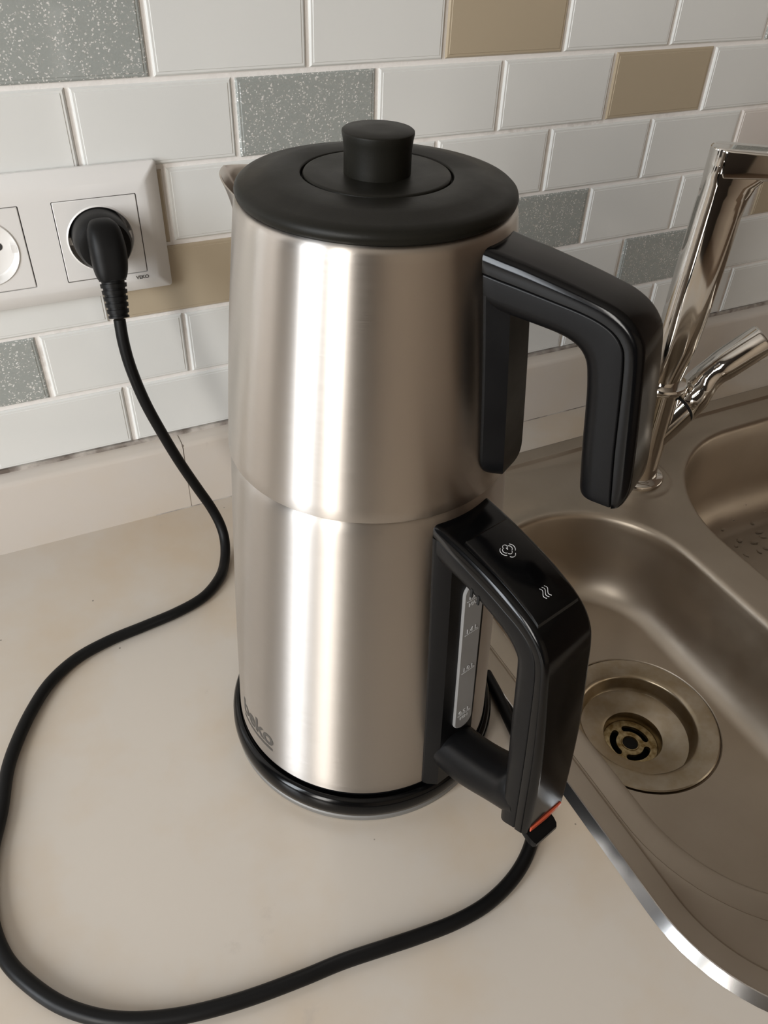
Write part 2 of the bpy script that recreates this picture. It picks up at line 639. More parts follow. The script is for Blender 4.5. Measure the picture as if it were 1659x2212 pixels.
# ------------------------------------------------------------------ sink
sk = empty('kitchen_sink', (0.161, -0.3, 0.0))
tag(sk, 'worn stainless steel double-bowl sink let into the worktop right of the kettle', 'sink')


def S(p):
    return (p[0] - 0.161, p[1] + 0.3, p[2])


NB = 20
bm = bmesh.new()
# outer rim, from the outside in
rim = []
for d, z in ((0.0054, 0.0047), (0.0075, 0.0044), (0.0165, 0.0036), (0.0182, 0.0032), (0.0202, 0.0010), (0.0212, 0.0004)):
    rim.append([S((x, y, z)) for x, y in inset_rr(SX0, SX1, SY0, SY1, SR, d, NB)])
R = ring_bridge(bm, rim)
deck_outer = R[-1]
bm_edge = bmesh.new()
ring_bridge(bm_edge, [[S((x, y, z)) for x, y in inset_rr(SX0, SX1, SY0, SY1, SR, d, NB)] for d, z in ((0.0006, 0.0002), (0.0, 0.0005), (0.0049, 0.0046), (0.0055, 0.0048))])
obj('rim_edge', bm_edge, M['rim_steel'], sk, 20)
DEPTH = -0.080
D2, F2, V2 = -0.112, 0.032, 0.042
B1 = (0.2005, 0.3835, -0.4880, -0.1460, 0.0914)
B2 = (0.4200, 0.8200, -0.5050, -0.1070, 0.1300)


def step_loop(B, off, z):
    return inset_rr(*B, -off, NB)


def bowl(B, prof, pre):
    rings = []
    for d, z, wgt in pre:
        pts = inset_rr(*B, d, NB)
        rings.append([S((x, y, z - 0.0022 * wgt * max(0, min(1, (0.33 - x) / 0.10)))) for x, y in pts])
    for d, z in prof:
        drop = 0.0022 if len(pre) > 1 and z > -0.006 else 0.0       # the pressed shelf carries the lip down with it
        rings.append([S((x, y, z - drop * max(0, min(1, (0.33 - x) / 0.10)))) for x, y in inset_rr(*B, d, NB)])
    return ring_bridge(bm, rings)


def bowl_profile(depth, draft, fil, fv):
    pr = [(-0.0030, 0.0003), (-0.0012, -0.0001), (0.0003, -0.0010), (0.0014, -0.0026), (0.0022, -0.0050)]
    zf = depth + fv
    for k in range(1, 6):
        t = k / 5
        pr.append((0.0022 + draft * t, -0.005 + (zf + 0.005) * t))
    a0 = math.atan2(draft, -zf)
    for k in range(1, 11):
        t = k / 10 * PI / 2
        pr.append((0.0022 + draft + fil * (1 - math.cos(t)), zf - fv * math.sin(t)))
    return pr


b1 = bowl(B1, bowl_profile(DEPTH + 0.001, 0.0030, 0.0225, 0.044), [(-0.0178, 0.0004, 0), (-0.0160, 0.0004, 1), (-0.0060, 0.0004, 1)])
b2 = bowl(B2, bowl_profile(D2, 0.008, F2, V2), [(-0.0060, 0.0004, 0)])
# deck around bowls, with the pressed ring about the tap hole
FX, FYY = 0.409, -0.133
dim = []
for r, z in ((0.034, 0.0004), (0.032, 0.0012), (0.030, 0.0022), (0.027, 0.0026), (0.010, 0.0026)):
    dim.append([S((FX + r * math.cos(2 * PI * i / 48), FYY + r * math.sin(2 * PI * i / 48), z)) for i in range(48)])
dm = ring_bridge(bm, dim, True, False, True)
fill_loops(bm, [deck_outer, b1[0], b2[0], dm[0]])
fl = b1[-1]
DX, DY, DR = 0.2925, -0.3080, 0.0605
zf1 = DEPTH + 0.001
df = [[bm.verts.new(S((DX + r * math.cos(2 * PI * i / 72), DY + r * math.sin(2 * PI * i / 72), z))) for i in range(72)]
      for r, z in ((DR + 0.0018, zf1), (DR + 0.0010, zf1 - 0.0008), (DR + 0.0006, zf1 - 0.003))]
for a, b in zip(df, df[1:]):
    for i in range(72):
        j = (i + 1) % 72
        bm.faces.new((a[i], a[j], b[j], b[i]))
fill_loops(bm, [fl, df[0]])
bm.faces.new(b2[-1])
obj('basin', bm, M['sink_steel'], sk, 32)

# strainer of the small bowl
bm = bmesh.new()
lathe(bm, [(DR + 0.0002, zf1 - 0.003), (DR, zf1 + 0.0002), (DR - 0.0010, zf1 + 0.0010), (0.0475, zf1 - 0.0004), (0.0450, zf1 - 0.0012), (0.0438, zf1 - 0.003),
           (0.0432, zf1 - 0.0125), (0.0415, zf1 - 0.0150), (0.0250, zf1 - 0.0185), (0.0228, zf1 - 0.0195), (0.0219, zf1 - 0.0215), (0.0214, zf1 - 0.0300), (0.0205, zf1 - 0.034)], DX - 0.161, DY + 0.3)
dr = obj('drain_cup', bm, M['drain_steel'], sk, 40)
# grate: disc with three curved slots and a boss
bm = bmesh.new()
gz = zf1 - 0.0285
gx, gy = DX - 0.161, DY + 0.3


def circ(r, n, z=gz):
    return [bm.verts.new((gx + r * math.cos(2 * PI * i / n), gy + r * math.sin(2 * PI * i / n), z)) for i in range(n)]


loops = [circ(0.0212, 48)]
slots = []
for k in range(3):
    a0 = rad(30 + 120 * k)
    ha = rad(40)
    pts = []
    ri, ro = 0.0108, 0.0160
    for i in range(13):
        t = a0 - ha + 2 * ha * i / 12
        pts.append((ro * math.cos(t), ro * math.sin(t)))
    for e, s in ((a0 + ha, 1),):
        for i in range(1, 6):
            t = PI * i / 6
            rm, rr = (ri + ro) / 2, (ro - ri) / 2
            pts.append(((rm + rr * math.cos(t)) * math.cos(e) - rr * math.sin(t) * math.sin(e), (rm + rr * math.cos(t)) * math.sin(e) + rr * math.sin(t) * math.cos(e)))
    for i in range(13):
        t = a0 + ha - 2 * ha * i / 12
        pts.append((ri * math.cos(t), ri * math.sin(t)))
    e = a0 - ha
    for i in range(1, 6):
        t = PI * i / 6
        pts.append(((rm - rr * math.cos(t)) * math.cos(e) + rr * math.sin(t) * math.sin(e), (rm - rr * math.cos(t)) * math.sin(e) - rr * math.sin(t) * math.cos(e)))
    slots.append([bm.verts.new((gx + x, gy + y, gz)) for x, y in pts])
loops += slots
boss = circ(0.0072, 32)
loops.append(boss)
fill_loops(bm, loops)
for s_ in slots:
    lo = [bm.verts.new((v.co.x, v.co.y, gz - 0.003)) for v in s_]
    for i in range(len(s_)):
        j = (i + 1) % len(s_)
        bm.faces.new((s_[i], s_[j], lo[j], lo[i]))
rings = [boss] + [circ(r, 32, gz + d) for r, d in ((0.0068, 0.0006), (0.0062, 0.0006), (0.0058, -0.0010))]
for a, b in zip(rings, rings[1:]):
    for i in range(32):
        j = (i + 1) % 32
        bm.faces.new((a[i], a[j], b[j], b[i]))
gr = obj('grate', bm, M['grate_steel'], dr, 40)
bm = bmesh.new()
bmesh.ops.create_circle(bm, cap_ends=True, radius=0.0058, segments=32, matrix=Matrix.Translation((gx, gy, gz - 0.0009)))
obj('screw_recess', bm, M['hole_black'], dr)
bm = bmesh.new()
lathe(bm, [(0.0205, zf1 - 0.034), (0.0205, zf1 - 0.05)], gx, gy, 48, False, True)
obj('waste_pipe', bm, M['hole_black'], dr)

# water drops on the floor of the big bowl
bm = bmesh.new()
rnd = random.Random(3)
for px, py, r in ((1562, 1142, .0022), (1583, 1122, .0018), (1625, 1130, .0026), (1640, 1150, .0030), (1598, 1168, .0034), (1630, 1172, .0036), (1648, 1160, .0028), (1655, 1185, .0030), (1612, 1200, .0018), (1640, 1192, .0022), (1610, 1090, .0014), (1650, 1105, .0018), (1590, 1180, .0022)):
    zz = D2
    for _ in range(40):                # where the sight line meets the curved floor
        p = onz(px, py, zz)
        t = max(0.0, min(1.0, (0.0102 + F2 - min(-0.107 - p.y, p.x - 0.420)) / F2))
        zz += 0.5 * (D2 + V2 * (1 - math.sqrt(1 - t * t)) - zz)
    mt = Matrix.Translation((p.x, p.y, zz + 0.0001)) @ Matrix.Rotation(rnd.uniform(0, 3), 4, 'Z') @ Matrix.Diagonal((r * rnd.uniform(1, 1.9), r, r * 0.42, 1))
    bmesh.ops.create_icosphere(bm, subdivisions=2, radius=1, matrix=mt)
tag(obj('water_drops', bm, M['water'], None, 180), 'scattered water drops on the floor of the larger sink bowl', 'water drops', kind='stuff')

# ------------------------------------------------------------------ faucet
fa = empty('kitchen_faucet', (FX, FYY, 0.0026))
tag(fa, 'chrome single-lever kitchen faucet standing on the sink rim behind the kettle handle', 'faucet')
SA = rad(-38)
sd = Vector((math.cos(SA), math.sin(SA), 0))      # spout direction
sn = Vector((-math.sin(SA), math.cos(SA), 0))
bm = bmesh.new()
lathe(bm, [(0.0245, 0), (0.0245, 0.003), (0.0230, 0.0048), (0.0195, 0.0056), (0.0180, 0.0066), (0.0172, 0.012), (0.0168, 0.0905), (0.0172, 0.0925)], 0, 0, 64, True, True)
obj('body', bm, M['chrome'], fa)
bm = bmesh.new()
lathe(bm, [(0.0165, 0.0925), (0.0200, 0.0930), (0.0208, 0.0942), (0.0208, 0.0972), (0.0200, 0.0984), (0.0165, 0.0990)], 0, 0, 64, True, True)
obj('collar', bm, M['chrome'], fa)


def sect(cs, cz, hs, hn, r, vertical, n=5):
    """rounded-rectangle section in the spout frame"""
    out = []
    for a, b in rrect(-hs, hs, -hn, hn, min(r, hs * .98, hn * .98), n):
        out.append(sd * (cs + (a if vertical else 0)) + sn * b + Vector((0, 0, cz + (0 if vertical else a))))
    return out


# column: (s left, s right, z, half thickness, corner)
bm = bmesh.new()
ring_bridge(bm, [sect((a + b) / 2, z, (b - a) / 2, h, r, True) for a, b, z, h, r in
                 ((-.0140, .0140, .099, .0140, .0139), (-.0142, .0150, .106, .0140, .0136), (-.0145, .0185, .13, .0135, .0128), (-.0145, .0200, .16, .0128, .0125),
                  (-.0140, .0208, .20, .0125, .0122), (-.0133, .0210, .235, .0122, .0119), (-.0128, .0222, .248, .0122, .0118), (-.0126, .0250, .2575, .0122, .0115),
                  (-.0124, .0290, .263, .0121, .0095), (-.0118, .0295, .270, .0116, .0095))], True, True, True)
obj('spout_column', bm, M['chrome'], fa, 50)
bm = bmesh.new()
ring_bridge(bm, [sect(s, (zl + zh) / 2, (zh - zl) / 2, h, r, False) for s, zl, zh, h, r in
                 ((-.0127, .2600, .2802, .0016, .0010), (-.0119, .2600, .2806, .0044, .0014), (-.0100, .2600, .2810, .0077, .0016), (-.0070, .2602, .2812, .0103, .0018), (-.0035, .2604, .2812, .0118, .0022), (-.0004, .2610, .2812, .0122, .0024), (.03, .2632, .2812, .0122, .0026), (.08, .2640, .2812, .0122, .0026), (.16, .2650, .2812, .0121, .004), (.205, .2655, .2812, .0121, .004), (.2075, .264, .279, .0100, .004))], True, True, True)
obj('spout_arm', bm, M['chrome'], fa, 50)
bm = bmesh.new()
lathe(bm, [(0.0095, 0.2540), (0.0100, 0.2545), (0.0100, 0.2630)], sd.x * .19, sd.y * .19, 40, True, True)
obj('aerator', bm, M['chrome'], fa)
# lever, leaving the body on the side away from the kettle
LA = rad(-20)
lat = Vector((math.cos(LA), math.sin(LA), 0))


def L3(p):
    return lat * p[0] + Vector((0, 0, p[1] - 0.0026))


def oblique(rings, n=48):
    """loft of circles (centre, normal, radius) that need not stand square to the path"""
    bm = bmesh.new()
    out = []
    for c_, nv, r in rings:
        nv = Vector(nv).normalized()
        u = nv.cross(Vector((0, 0, 1))).normalized()
        w = u.cross(nv)
        out.append([c_ + (u * math.cos(2 * PI * i / n) + w * math.sin(2 * PI * i / n)) * r for i in range(n)])
    ring_bridge(bm, out, True, True, True)
    return bm


hd = Vector((0.57, 0.82))
h0 = Vector((0.0, 0.0430))
side = Vector((-lat.y, lat.x, 0))
nr_ = (lat * 0.80 + side * 0.42 + Vector((0, 0, 0.42))).normalized()
rodn = (lat * 0.757 + Vector((0, 0, 0.653))).normalized()
obj('cartridge_housing', oblique([(L3(h0 + hd * t), nr_, r) for t, r in ((0, .0160), (.0345, .0160), (.0350, .0154))]), M['chrome'], fa)
obj('joint_ring', oblique([(L3(h0 + hd * t), nr_, .0152) for t in (.0345, .0378)]), M['hole_black'], fa)
seq = [(h0 + hd * .0372, .0154, 0), (h0 + hd * .0376, .0160, 0), (h0 + hd * .0450, .0160, .08), (h0 + hd * .0540, .0156, .3), (Vector((.0345, .0955)), .0145, .6), (Vector((.0390, .1035)), .0128, .9), (Vector((.0435, .1090)), .0124, 1), (Vector((.0475, .1127)), .0131, 1),
       (Vector((.0540, .1184)), .0133, 1), (Vector((.0640, .1270)), .0133, 1), (Vector((.0742, .1358)), .0133, 1), (Vector((.0752, .1367)), .0130, 1), (Vector((.0760, .1374)), .0120, 1)]
rows = [(p.x, p.y, r, k) for p, r, k in seq]
rows = rows[:2] + resample(rows[2:9], 3) + rows[9:]
obj('lever', oblique([(L3(r), nr_ * (1 - r[3]) + rodn * r[3], r[2]) for r in rows]), M['chrome'], fa, 50)

# ------------------------------------------------------------------ kettle set: shared frame
KX, KY = 0.0792, -0.2599
A1, A2, A3 = rad(-76), rad(-59), rad(121)


def loft_bar(bm, st, rA, rB, n=5, shrink=None):
    """st: (A, B, half width) with A, B in the (d, z) plane of the handle; d runs along +x, width along y"""
    rings = []
    for i, (A, B, w) in enumerate(st):
        A, B = Vector(A), Vector(B)
        h = (B - A).length
        e = (B - A) / h
        a, b = min(rA, h * .49, w * .98), min(rB, h * .49, w * .98)
        pts = []
        for cx, cy, r, t0 in ((h - b, w - b, b, 0), (a, w - a, a, 90), (a, -(w - a), a, 180), (h - b, -(w - b), b, 270)):
            for k in range(n + 1):
                t = rad(t0 + 90 * k / n)
                pts.append((cx + r * math.cos(t), cy + r * math.sin(t)))
        if shrink and i in shrink:
            f = shrink[i]
            pts = [(h / 2 + (x - h / 2) * f, y * f) for x, y in pts]
        rings.append([(A.x + e.x * x, y, A.y + e.y * x) for x, y in pts])
    ring_bridge(bm, rings, True, True, True)


def rotz(o, a):
    o.rotation_euler = (0, 0, a)
    return o


# ------------------------------------------------------------------ power base with its cord and plug
pb = empty('kettle_stand', (KX, KY, 0))
tag(pb, 'round black kettle stand with a long black cord looping to the wall plug', 'kettle stand')
bm = bmesh.new()
lathe(bm, [(0.0800, 0.0), (0.0812, 0.0006), (0.0814, 0.0036), (0.0800, 0.0048)], 0, 0, 128, True, True)
obj('foot_plate', bm, M['foot_steel'], pb)
bm = bmesh.new()
lathe(bm, [(0.0785, 0.0046), (0.0806, 0.0050), (0.0820, 0.0068), (0.0823, 0.0095), (0.0821, 0.0135), (0.0810, 0.0165), (0.0792, 0.0182), (0.0780, 0.0184), (0.0772, 0.0170)], 0, 0, 128, True, True)
obj('base_ring', bm, M['gloss_black'], pb, 45)
CR = 0.00385
pxs = [(1050, 1455), (1076, 1503), (1097, 1548), (1130, 1622), (1151, 1700), (1156, 1770), (1143, 1835), (1110, 1895), (1055, 1950), (985, 1991), (905, 2022), (830, 2047), (740, 2077), (660, 2110), (560, 2148),
       (470, 2176), (380, 2196), (290, 2204), (210, 2197), (130, 2170), (60, 2122), (12, 2070), (-16, 2000), (-25, 1920), (-18, 1840), (2, 1755), (17, 1660), (43, 1587), (77, 1520),
       (113, 1469), (168, 1421), (238, 1383), (311, 1353), (384, 1322), (439, 1290), (473, 1250), (485, 1215)]
path = [onz(u, v, CR + 0.0001) for u, v in pxs]
air = [(486, 1173, -.083), (477, 1136, -.074), (456, 1096, -.068), (425, 1052, -.065), (388, 998, -.063), (351, 937, -.061), (314, 870, -.059), (284, 799, -.056), (267, 741, -.053), (258, 690, -.0495)]
path += [ony(u, v, y) for u, v, y in air]
path = [(p.x - KX, p.y - KY, max(p.z, CR + 0.0001)) for p in path]
bm = bmesh.new()
tube(bm, catmull(path, 6), CR, 14)
obj('power_cord', bm, M['cord_black'], pb, 60)
# plug
end = Vector(path[-1])
pc = Vector((0.0020 - KX, -KY, 0.2325))
bm = bmesh.new()
n = 48
rg = []
for r, y in ((0.0160, -0.0018), (0.0176, -0.003), (0.0178, -0.020), (0.0174, -0.026), (0.0158, -0.0295), (0.0120, -0.0312)):
    rg.append([(pc.x + r * math.cos(2 * PI * i / n), pc.y + y, pc.z + r * math.sin(2 * PI * i / n)) for i in range(n)])
ring_bridge(bm, rg, True, True, True)
plug = obj('plug', bm, M['plug_black'], pb, 40)
# neck that turns down to the cord
bm = bmesh.new()
rows = [(.0020, -.0262, .2440, .0080, .0060, 15), (.0021, -.0308, .2408, .0104, .0090, 35), (.0021, -.0345, .2335, .0112, .0106, 60), (.0018, -.0372, .2265, .0110, .0102, 75), (.0013, -.0395, .2205, .0102, .0095, 80), (.0010, -.0405, .2165, .0090, .0087, 82), (.0010, -.0407, .2155, .0078, .0075, 82)]
rings = []
for x, y, z, a, b, tilt in resample(rows, 4):
    t = rad(tilt)
    up_ = Vector((0, -math.sin(t), math.cos(t)))        # section normal leans from outwards to downwards
    side = Vector((1, 0, 0))
    perp = Vector((0, math.cos(PI / 2 - t) * -1, math.sin(PI / 2 - t)))
    ringp = []
    for i in range(32):
        u = 2 * PI * i / 32
        c_, s_ = math.cos(u), math.sin(u)
        e = 0.72
        ringp.append(Vector((x - KX, y - KY, z)) + side * a * math.copysign(abs(c_) ** e, c_) + perp * b * math.copysign(abs(s_) ** e, s_))
    rings.append(ringp)
ring_bridge(bm, rings, True, True, True)
obj('cord_grip', bm, M['plug_black'], plug, 50)
# ribbed strain relief
bm = bmesh.new()
s0 = Vector((0.0010 - KX, -0.0408 - KY, 0.2168))
s1 = end + (end - s0).normalized() * -0.001
pts, rs = [], []
N = 6
for k in range(N):
    for f, r in ((0.0, 1.0), (0.58, 1.0), (0.62, 0.86), (1.0, 0.86)):
        t = (k + f) / (N + 0.35)
        pts.append(s0 + (s1 - s0) * t)
        rs.append((0.0086 - 0.0020 * t) * r)
for f, r in ((0.0, 1), (0.30, 1), (0.35, .8)):
    t = (N + f) / (N + 0.35)
    pts.append(s0 + (s1 - s0) * t)
    rs.append(0.0066 * r)
tube(bm, pts, rs, 24)
obj('strain_relief', bm, M['plug_black'], plug, 30)

# ------------------------------------------------------------------ kettle (lower vessel)
ke = empty('electric_kettle', (KX, KY, 0.0186))
tag(ke, 'lower brushed steel kettle with two-button black handle and a water window', 'kettle')
ZK = 0.0186


def prof_k(z):                      # body radius of the lower vessel
    return 0.0770 + (0.0672 - 0.0770) * (z - 0.022) / (0.205 - 0.022) + 0.0006 * math.sin(PI * (z - 0.022) / 0.183)


bm = bmesh.new()
zs = [0.0222 + (0.205 - 0.0222) * i / 20 for i in range(21)]
lathe(bm, [(0.0755, 0.0198 - ZK), (0.0762, 0.0208 - ZK)] + [(prof_k(z), z - ZK) for z in zs] + [(0.0666, 0.2080 - ZK), (0.0656, 0.2104 - ZK), (0.0640, 0.2118 - ZK), (0.0600, 0.2122 - ZK)], 0, 0, 160, True, True)
obj('steel_body', bm, M['kettle_steel'], ke, 60)
bm = bmesh.new()
lathe(bm, [(0.0752, 0.0), (0.0758, 0.0002), (0.0758, 0.0016), (0.0750, 0.0018)], 0, 0, 128, True, True)
obj('bottom_rim', bm, M['satin_black'], ke)

KST = [  # outer, seam, inner (d, z), half width
    ((.0640, .2072), (.0640, .2015), (.0640, .1865), .0172), ((.0800, .2050), (.0795, .1982), (.0780, .1850), .0170), ((.0940, .2020), (.0925, .1952), (.0885, .1830), .0168),
    ((.1050, .1990), (.1030, .1924), (.0970, .1804), .0166), ((.1130, .1962), (.1100, .1898), (.1030, .1780), .0164), ((.1205, .1928), (.1165, .1874), (.1083, .1752), .0162),
    ((.1275, .1880), (.1225, .1838), (.1125, .1718), .0160), ((.1320, .1820), (.1268, .1790), (.1152, .1685), .0158), ((.1346, .1745), (.1292, .1728), (.1168, .1650), .0157),
    ((.1368, .1600), (.1311, .1592), (.1180, .1555), .0156), ((.1415, .1250), (.1340, .1240), (.1208, .1225), .0154), ((.1437, .0950), (.1360, .0945), (.1236, .0935), .0152), ((.1447, .0720), (.1374, .0715), (.1250, .0760), .0150),
    ((.1450, .0590), (.1383, .0562), (.1262, .0505), .0147)]


def kz(p):
    return (p[0], p[1] - ZK)


rows = resample([(*kz(o), *kz(s), *kz(i), w) for o, s, i, w in KST], 3)
bm = bmesh.new()
loft_bar(bm, [((r[2] , r[3]), (r[0], r[1]), r[6]) for r in rows], 0.0003, 0.0042)
shell = rotz(obj('handle_cover', bm, M['gloss_black'], ke, 50), A1)
bm = bmesh.new()
loft_bar(bm, [((r[4], r[5]), (r[2] + (r[4] - r[2]) * .03, r[3] + (r[5] - r[3]) * .03), r[6] - .0004) for r in rows], 0.0072, 0.0008)
grip = rotz(obj('handle_grip', bm, M['satin_black'], ke, 50), A1)
# lower arm joining the handle to the body
bm = bmesh.new()
arm = [((.0740, .0345), (.0740, .0600), .0140), ((.0850, .0350), (.0850, .0608), .0142), ((.0940, .0365), (.0930, .0625), .0143), ((.1040, .0405), (.1030, .0660), .0144), ((.1130, .0450), (.1110, .0700), .0145), ((.1220, .0490), (.1175, .0750), .0146), ((.1300, .0525), (.1225, .0800), .0147), ((.1380, .0558), (.1290, .0800), .0147)]
rr = resample([(*kz(a), *kz(b), w) for a, b, w in arm], 3)
loft_bar(bm, [((r[0], r[1]), (r[2], r[3]), r[4]) for r in rr], 0.0125, 0.0125, 8)
rotz(obj('lower_arm', bm, M['satin_black'], ke, 50), A1)
# raised button panel with two symbols on the handle top
bm = bmesh.new()
pr = []
top = [(.0800, .2050), (.0930, .2022), (.1050, .1990), (.1140, .1957), (.1205, .1928), (.1245, .1904)]
for f in (0, 1, 2):
    dz = (0.0000, 0.0016, 0.0020)[f]
    ins = (0, 0.0004, 0.0012)[f]
    L_, R_ = [], []
    for k, (d, z) in enumerate(top):
        dd = d + (ins if k == 0 else -ins if k == len(top) - 1 else 0)
        w = 0.0128 - ins
        L_.append((dd, -w, z + dz - ZK))
        R_.append((dd, w, z + dz - ZK))
    pr.append(L_ + R_[::-1])
RR = ring_bridge(bm, pr, True, False, False)
t_ = RR[-1]
k = len(top)
for i in range(k - 1):
    bm.faces.new((t_[i], t_[i + 1], t_[2 * k - 2 - i], t_[2 * k - 1 - i]))
panel = rotz(obj('button_panel', bm, M['gloss_black'], shell, 35), 0)


def icon(center, strokes, name):
    """flat pale strokes lying on the sloping handle top; strokes in mm, x across the handle, y along it"""
    d0, z0, slope = center
    bm = bmesh.new()
    for st in strokes:
        pts = catmull([(x, y, 0) for x, y in st], 5) if len(st) > 2 else [Vector((*q, 0)) for q in st]
        pts = [Vector((d0 + p.y * .001, p.x * .001, z0 + slope * p.y * .001)) for p in pts]
        tube(bm, pts, 0.00016, 6)
    return obj(name, bm, M['white_print'], panel, 60)


def arc(cx, cy, r, a0, a1, n=7):
    return [(cx + r * math.cos(rad(a0 + (a1 - a0) * i / n)), cy + r * math.sin(rad(a0 + (a1 - a0) * i / n))) for i in range(n + 1)]


wave = lambda ox: [(ox + .75 * math.sin(t * 2 * PI), -2.3 + 4.6 * t) for t in [i / 10 for i in range(11)]]
icon((.0930, .2022 + .0020 - ZK, -.245), [
    arc(-1.2, .1, 1.3, 100, 280), arc(1.2, .1, 1.3, 260, 440), arc(0, 1.3, 1.25, 20, 160), arc(0, -1.1, 1.25, 200, 340),
    arc(-1.6, .2, 2.2, 110, 250), arc(0, 2.3, 2.0, 30, 150), arc(1.6, .3, 2.2, -60, 60), [(0.0, .2), (.9, -.9)], [(0.0, .2), (.1, -.8)]], 'steam_symbol')
icon((.1160, .1948 + .0020 - ZK, -.40), [wave(-1.5), wave(0), wave(1.5)], 'heat_symbol')
# spine that carries the handle along the body
bm = bmesh.new()
sp = []
for i in range(15):
    z = 0.0225 + (0.2005 - 0.0225) * i / 14
    r = prof_k(z)
    f = 1.0
    sec = [(-.0172, -.006), (-.0172, .0012), (-.0160, .0030), (-.0118, .0058), (.0118, .0058), (.0160, .0030), (.0172, .0012), (.0172, -.006)]
    sp.append([(r * math.cos(math.asin(u / r)) + d if abs(u) > .015 else r + d - .0005, u, z - ZK) for u, d in sec])
ring_bridge(bm, sp, True, True, True)
rotz(obj('spine', bm, M['satin_black'], ke, 25), A1)
# water window
bm = bmesh.new()
wr = []
zb, zt, hw = 0.0640, 0.1700, 0.0066
WU = 0.0030
out = rrect(-hw, hw, zb, zt, 0.0064, 8)
for ins, dd in ((0, .0050), (0, .0062), (.0006, .0068)):
    ring = []
    for u, z in rrect(-hw + ins, hw - ins, zb + ins, zt - ins, .0064 - ins, 8):
        ring.append((prof_k(z) + dd, u + WU, z - ZK))
    wr.append(ring)
ring_bridge(bm, wr, True, False, True)
win = rotz(obj('water_window', bm, M['window_grey'], ke, 40), A1)


def window_text(s, z, size):
    bm = text_mesh(s, size, 0.00005, 0.00008)
    for v in bm.verts:
        zz = z + v.co.y
        v.co = (prof_k(zz) + .0069 + v.co.z, WU + v.co.x, zz - ZK)
    obj('scale_print', bm, M['white_print'], win, 30)


def window_line(z):
    bm = bmesh.new()
    d = prof_k(z) + .0068
    box(bm, d, d + .0002, WU - .0046, WU + .0046, z - ZK, z - ZK + .0003)
    obj('scale_line', bm, M['white_print'], win)


for s_, z in (('1.7 L', 0.1595), ('1.4 L', 0.1370), ('1.0 L', 0.1095), ('0.5 L', 0.0755)):
    window_text(s_, z + .0010, 0.0040)
    window_line(z)
window_text('MAX', 0.1560, 0.0032)
window_text('MIN', 0.0718, 0.0032)
# vent slits under the top of the handle
for k in range(2):
    bm = bmesh.new()
    d = .0905 + k * .0042
    box(bm, d - .0006, d + .0006, -.01655, -.0158, .1835 - k * .0012 - ZK, .1885 - k * .0012 - ZK)
    rotz(obj('vent_slit', bm, M['hole_black'], grip), 0)
# indicator lens and the switch paddle at the foot of the handle
bm = bmesh.new()
lens = []
for z, g in ((.0592, 0), (.0596, .0003), (.0624, .0004), (.0628, 0)):
    lens.append([(.1330, -.0110, z - ZK), (.1452 + g, -.0112, z - ZK), (.1456 + g, 0, z - ZK), (.1452 + g, .0112, z - ZK), (.1330, .0110, z - ZK)])
ring_bridge(bm, lens, True, True, True)
rotz(obj('indicator_lens', bm, M['red_lens'], ke, 30), A1)
bm = bmesh.new()
pd = []
for d, z, t, w in ((.1370, .0568, .0015, .0085), (.1420, .0552, .0022, .0090), (.1465, .0532, .0026, .0090), (.1490, .0524, .0022, .0085), (.1502, .0524, .0012, .0075)):
    pd.append([(d, u - .0030, z + s - ZK) for u, s in ((-w, -t), (w, -t), (w * 1.02, 0), (w, t), (-w, t), (-w * 1.02, 0))])
ring_bridge(bm, pd, True, True, True)
rotz(obj('switch_paddle', bm, M['satin_black'], ke, 40), A1)
# brand print wrapped on the body
bm = text_mesh('beko', 0.0165, 0.0004, 0.0)
bmesh.ops.subdivide_edges(bm, edges=[e for e in bm.edges if e.calc_length() > .002], cuts=3)
bmesh.ops.triangulate(bm, faces=bm.faces)
us = [v.co.x for v in bm.verts]
wd = max(us) - min(us)
ac, span = rad(190.5), rad(25)
for v in bm.verts:
    a = ac + v.co.x / wd * span
    z = .0358 + v.co.y
    r = prof_k(z) + .00015
    v.co = (r * math.cos(a), r * math.sin(a), z - ZK)
for i in range(24):
    q = []
    for j, z in ((i, .0316), (i + 1, .0316), (i + 1, .0335), (i, .0335)):
        a = ac - span / 2 * .93 + span * .95 * j / 24
        r = prof_k(z) + .00015
        q.append(bm.verts.new((r * math.cos(a), r * math.sin(a), z - ZK)))
    bm.faces.new(q)
obj('brand_print', bm, M['beko_print'], ke, 60)

# ------------------------------------------------------------------ teapot (upper vessel)
ZP = 0.2124
po = empty('teapot', (KX, KY, ZP))
tag(po, 'brushed steel teapot with black knobbed lid and open handle, stacked on the kettle', 'teapot')


def prof_p(z):
    t = (z - 0.2140) / (0.3220 - 0.2140)
    return 0.0676 + (0.0566 - 0.0676) * t + 0.0007 * math.sin(PI * max(0, min(1, t)))


bm = bmesh.new()
zs = [0.2138 + (0.3205 - 0.2138) * i / 20 for i in range(21)]
lathe(bm, [(0.0600, 0.2124 - ZP), (0.0665, 0.2124 - ZP), (0.0672, 0.2129 - ZP)] + [(prof_p(z), z - ZP) for z in zs] + [(0.0563, 0.3240 - ZP), (0.0555, 0.3258 - ZP), (0.0540, 0.3264 - ZP), (0.0515, 0.3262 - ZP)], 0, 0, 160, True, True)
obj('steel_body', bm, M['pot_steel'], po, 60)
